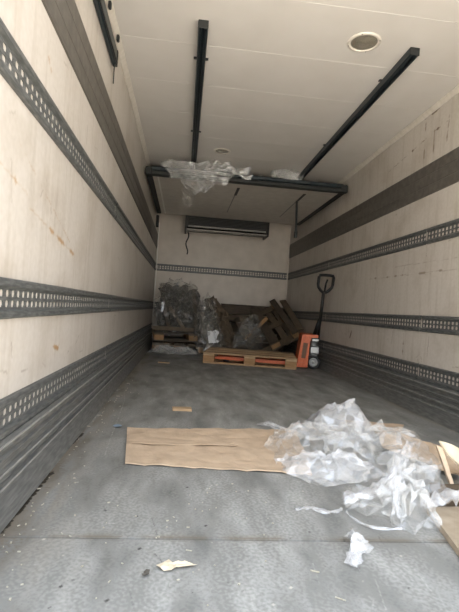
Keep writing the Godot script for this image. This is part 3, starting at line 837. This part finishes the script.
# ---------------------------------------------------------------- rubbish near the doors
func rubbish() -> void:
	# flat cardboard
	thing("cardboard_sheet", sheet_mesh(Vector3(0.289, 0.008, -2.555), Vector3(1.28, 0.008, -2.66), Vector3(1.17, 0.008, -1.93), Vector3(0.349, 0.008, -1.995), 0.005, 0.005, 401, 0.012, 48, 26), M.card, "large flat tan cardboard sheet on the floor, creased, under the film heap's edge", "cardboard")
	thing("cardboard_strip", sheet_mesh(Vector3(0.34, 0.016, -2.29), Vector3(0.86, 0.017, -2.33), Vector3(0.86, 0.019, -2.275), Vector3(0.345, 0.018, -2.25), 0.003, 0.003, 402, 0.1, 24, 4), M.card, "narrow torn cardboard ply lying on the large flat sheet", "cardboard")
	thing("cardboard_sheet", sheet_mesh(Vector3(1.70, 0.008, -2.97), Vector3(2.08, 0.008, -2.89), Vector3(1.90, 0.008, -2.58), Vector3(1.50, 0.008, -2.66), 0.005, 0.006, 403, 0.03), M.card, "tan cardboard sheet lying flat on the floor behind the film heap", "cardboard")
	thing("cardboard_flap", sheet_mesh(Vector3(1.75, 0.055, -2.57), Vector3(2.02, 0.055, -2.18), Vector3(1.84, 0.03, -1.90), Vector3(1.66, 0.02, -2.30), 0.006, 0.012, 404, 0.03), M.card, "bent cardboard flap resting on the right side of the film heap", "cardboard")
	thing("cardboard_flap", sheet_mesh(Vector3(1.70, 0.188, -1.86), Vector3(1.93, 0.12, -1.86), Vector3(1.90, 0.02, -1.78), Vector3(1.72, 0.14, -1.82), 0.008, 0.012, 405, 0.03), M.card_pale, "cream torn cardboard flap tilted up above the brown slab", "cardboard")
	thing("cardboard_flap", sheet_mesh(Vector3(1.688, 0.178, -1.85), Vector3(1.71, 0.17, -1.84), Vector3(1.735, 0.012, -1.76), Vector3(1.72, 0.012, -1.76), 0.02, 0.004, 406, 0.0, 6, 14), M.card, "thin tan cardboard edge propping the cream flap up from the floor", "cardboard")
	thing("cardboard_slab", sheet_mesh(Vector3(1.62, 0.04, -1.77), Vector3(2.1, 0.04, -1.77), Vector3(2.1, 0.04, -1.645), Vector3(1.555, 0.04, -1.635), 0.04, 0.004, 407, 0.0, 16, 6), M.card_dark, "brown cardboard slab between the film heap and the fibreboard", "cardboard")
	thing("fibre_board", sheet_mesh(Vector3(1.505, 0.024, -1.585), Vector3(2.20, 0.024, -1.63), Vector3(2.15, 0.024, -1.05), Vector3(1.385, 0.024, -1.05), 0.022, 0.0, 408, 0.0, 8, 8), M.board, "beige fibreboard panel lying flat in front of the brown slab", "board")
	# the heap of stretch film
	thing("stretch_film", film_mesh([Vector2(1.03, -2.12), Vector2(1.02, -2.30), Vector2(1.10, -2.42), Vector2(1.2, -2.52), Vector2(1.36, -2.50), Vector2(1.55, -2.52), Vector2(1.78, -2.46), Vector2(1.95, -2.34), Vector2(1.92, -2.12), Vector2(1.75, -1.95), Vector2(1.55, -1.98), Vector2(1.42, -1.92), Vector2(1.26, -1.83), Vector2(1.10, -1.86), Vector2(1.04, -1.98)], Vector2(1.42, -2.18), [[1.16, -2.28, 0.16, 0.2], [1.38, -2.2, 0.12, 0.26], [1.62, -2.25, 0.14, 0.25], [1.82, -2.2, 0.10, 0.18]], 0.04, 411, 6.0, 150, 45, 1), M.film, "big heap of crumpled clear stretch film on the flat cardboard", "plastic film")
	thing("stretch_film", film_mesh([Vector2(1.04, -1.98), Vector2(1.06, -2.12), Vector2(1.2, -2.10), Vector2(1.34, -2.05), Vector2(1.5, -2.0), Vector2(1.48, -1.92), Vector2(1.30, -1.82), Vector2(1.12, -1.85)], Vector2(1.26, -1.97), [[1.16, -1.98, 0.09, 0.13], [1.36, -1.96, 0.08, 0.14]], 0.03, 413, 11.0, 105, 27, 1), M.film_white, "whitish thick fold of film along the front of the big heap", "plastic film")
	thing("stretch_film", film_mesh([Vector2(1.32, -2.44), Vector2(1.33, -2.6), Vector2(1.46, -2.70), Vector2(1.62, -2.66), Vector2(1.72, -2.54), Vector2(1.62, -2.40), Vector2(1.46, -2.34)], Vector2(1.5, -2.5), [[1.48, -2.54, 0.21, 0.19], [1.62, -2.54, 0.18, 0.14]], 0.03, 415, 6.0, 60, 21, 1), M.film_white, "puffed white lobe of film standing up behind the big heap", "plastic film")
	thing("stretch_film", film_mesh([Vector2(1.18, -1.60), Vector2(1.25, -1.70), Vector2(1.4, -1.82), Vector2(1.58, -1.93), Vector2(1.70, -1.86), Vector2(1.66, -1.7), Vector2(1.50, -1.55), Vector2(1.46, -1.47), Vector2(1.33, -1.44), Vector2(1.30, -1.53)], Vector2(1.43, -1.67), [[1.54, -1.74, 0.16, 0.14], [1.42, -1.6, 0.10, 0.13], [1.28, -1.64, 0.05, 0.10]], 0.045, 417, 7.5, 130, 40, 1), M.film, "smaller lobe of clear film spilling forward beside the fibreboard", "plastic film")
	thing("stretch_film", ribbon_mesh([Vector3(1.32, 0.02, -1.46), Vector3(1.37, 0.10, -1.56), Vector3(1.42, 0.15, -1.64), Vector3(1.50, 0.18, -1.74)], 0.05, 419, 0.012), M.film_white, "white twisted rope of film running over the smaller lobe", "plastic film")
	thing("stretch_film", ribbon_mesh([Vector3(1.19, 0.02, -1.60), Vector3(1.28, 0.045, -1.59), Vector3(1.36, 0.06, -1.62), Vector3(1.44, 0.13, -1.70)], 0.045, 421, 0.012), M.film_white, "white gathered edge of film along the smaller lobe's pocket", "plastic film")
	thing("stretch_film", ribbon_mesh([Vector3(1.47, 0.03, -1.54), Vector3(1.53, 0.04, -1.57), Vector3(1.60, 0.045, -1.58), Vector3(1.72, 0.045, -1.58)], 0.075, 423, 0.012), M.film_white, "white twisted film end lying across the fibreboard's rear edge", "plastic film")
	thing("film_shred", ribbon_mesh([Vector3(1.00, 0.002, -1.575), Vector3(1.06, 0.002, -1.59), Vector3(1.12, 0.002, -1.56), Vector3(1.18, 0.002, -1.58)], 0.02, 425, 0.004), M.film_white, "thin white film shred on the floor left of the smaller lobe", "film shred")
	thing("film_shred", ribbon_mesh([Vector3(1.19, 0.002, -1.57), Vector3(1.20, 0.002, -1.50), Vector3(1.25, 0.002, -1.45), Vector3(1.34, 0.002, -1.45)], 0.012, 427, 0.003), M.film_white, "thread of film trailing on the floor from the smaller lobe", "film shred")
	thing("film_shred", film_mesh([Vector2(1.09, -1.30), Vector2(1.12, -1.34), Vector2(1.13, -1.42), Vector2(1.165, -1.40), Vector2(1.17, -1.33), Vector2(1.13, -1.27), Vector2(1.08, -1.20), Vector2(1.07, -1.22)], Vector2(1.125, -1.32), [[1.13, -1.35, 0.04, 0.05], [1.1, -1.25, 0.02, 0.04]], 0.02, 429, 26.0, 60, 14, 2), M.film_white, "crumpled white film scrap lying on the rear sill plate", "film shred")
	# paper and chips
	thing("paper_scrap", film_mesh([Vector2(1.05, -2.74), Vector2(1.12, -2.80), Vector2(1.2, -2.76), Vector2(1.24, -2.66), Vector2(1.16, -2.65)], Vector2(1.15, -2.72), [[1.13, -2.73, 0.03, 0.06]], 0.02, 431, 18.0, 50, 12, 1), M.film_white, "crumpled white paper scrap behind the large flat cardboard", "paper")
	thing("wood_scrap", sheet_mesh(Vector3(0.525, 0.018, -3.11), Vector3(0.655, 0.018, -3.12), Vector3(0.66, 0.018, -3.05), Vector3(0.53, 0.018, -3.05), 0.016, 0.0, 433, 0.05, 8, 4), M.light_wood[1], "short pale wood offcut alone on the floor", "wood scrap")
	thing("wood_scrap", sheet_mesh(Vector3(0.29, 0.012, -5.60), Vector3(0.43, 0.012, -5.57), Vector3(0.43, 0.012, -5.53), Vector3(0.29, 0.012, -5.55), 0.01, 0.0, 434, 0.05, 8, 4), M.light_wood[0], "thin pale sliver of wood far in near the corner stack", "wood scrap")
	thing("paper_scrap", film_mesh([Vector2(0.53, -1.225), Vector2(0.56, -1.245), Vector2(0.60, -1.235), Vector2(0.64, -1.23), Vector2(0.60, -1.215), Vector2(0.55, -1.205)], Vector2(0.575, -1.225), [[0.56, -1.225, 0.012, 0.02]], 0.008, 435, 30.0, 40, 8, 1), M.card_pale, "small torn cream paper scrap on the rear sill plate", "paper")
	thing("dark_chip", film_mesh([Vector2(0.498, -1.183), Vector2(0.505, -1.195), Vector2(0.516, -1.193), Vector2(0.512, -1.176), Vector2(0.50, -1.173)], Vector2(0.507, -1.185), [[0.507, -1.185, 0.006, 0.012]], 0.002, 436, 40.0, 24, 5, 1), M.chip_dark, "tiny dark chip beside the torn paper scrap", "chip")
	thing("paper_scrap", film_mesh([Vector2(1.94, -2.64), Vector2(1.97, -2.70), Vector2(2.02, -2.68), Vector2(2.03, -2.62), Vector2(1.98, -2.60)], Vector2(1.985, -2.65), [[1.985, -2.65, 0.03, 0.03]], 0.015, 437, 26.0, 30, 8, 1), M.paper, "small white scrap at the corner of the rear cardboard sheet", "paper")
	thing("plastic_scrap", film_mesh([Vector2(0.20, -2.60), Vector2(0.22, -2.63), Vector2(0.25, -2.62), Vector2(0.245, -2.585), Vector2(0.215, -2.58)], Vector2(0.225, -2.605), [[0.225, -2.605, 0.008, 0.02]], 0.006, 438, 30.0, 24, 5, 1), plain(Color(0.50, 0.57, 0.63), 0.5), "tiny pale blue plastic scrap near the scuffed wall", "scrap")
	# loose chips: splinters and crumbs swept against the left wall
	var rng := RandomNumberGenerator.new()
	rng.seed = 99
	var st := newst()
	for i in 130:
		var near := rng.randf() < 0.6
		var x := minf(0.07 + absf(rng.randfn(0, 0.08)), 0.27) if near else rng.randf_range(0.1, 1.0)
		var z := rng.randf_range(-1.05, -4.2) if near else rng.randf_range(-1.05, -1.85)
		var l := rng.randf_range(0.002, 0.010) * (3.0 if rng.randf() < 0.1 else 1.0)
		add_box(st, Vector3(l, 0.003, rng.randf_range(0.002, 0.005)), 0.0004, Transform3D(Basis(Vector3.UP, rng.randf() * TAU), Vector3(x, 0.0028, z)))
	var o := part("floor_crumbs", done(st), M.chip)
	tag(o, "pale splinters and crumbs strewn over the floor", "debris", "", "stuff")

func _ready() -> void:
	# camera
	var cam := Camera3D.new()
	cam.name = "camera"
	cam.keep_aspect = Camera3D.KEEP_HEIGHT
	cam.fov = 68.627
	cam.near = 0.05
	cam.transform = Transform3D(Basis(Vector3(0.99268, 0.06499, 0.10179), Vector3(-0.06548, 0.99785, 0.00151), Vector3(-0.10148, -0.00816, 0.9948)).orthonormalized(), Vector3(0.5577, 0.7078, 0.0))
	add_child(cam)
	cam.make_current()
	# overcast sky; the only light, entering by the open rear end
	var env := Environment.new()
	var sky := Sky.new()
	var sm := ProceduralSkyMaterial.new()
	sm.sky_top_color = Color(0.84, 0.88, 0.935)
	sm.sky_horizon_color = Color(0.97, 0.965, 0.95)
	sm.ground_bottom_color = Color(0.55, 0.54, 0.52)
	sm.ground_horizon_color = Color(0.80, 0.79, 0.77)
	sm.energy_multiplier = 1.0
	sky.sky_material = sm
	env.background_mode = Environment.BG_SKY
	env.sky = sky
	env.tonemap_mode = Environment.TONE_MAPPER_LINEAR
	env.tonemap_exposure = 5.0
	env.sdfgi_enabled = true
	env.ssao_enabled = true
	env.ssil_enabled = true
	var we := WorldEnvironment.new()
	we.name = "world_environment"
	we.environment = env
	add_child(we)
	# high sun on the yard, from the cab side, so that none falls straight into the body
	var sun := DirectionalLight3D.new()
	sun.name = "sun"
	sun.light_color = Color(1.0, 0.96, 0.90)
	sun.light_energy = 4.0
	sun.light_angular_distance = 0.6
	sun.shadow_enabled = true
	sun.transform = Transform3D(Basis.looking_at(Vector3(-0.45, -0.85, 0.30).normalized(), Vector3.UP), Vector3(0, 12, 0))
	add_child(sun)
	# the place
	make_materials()
	build_shell()
	ceiling_fittings()
	raised_partition()
	evaporator()
	pile()
	ceiling_film()
	rubbish()
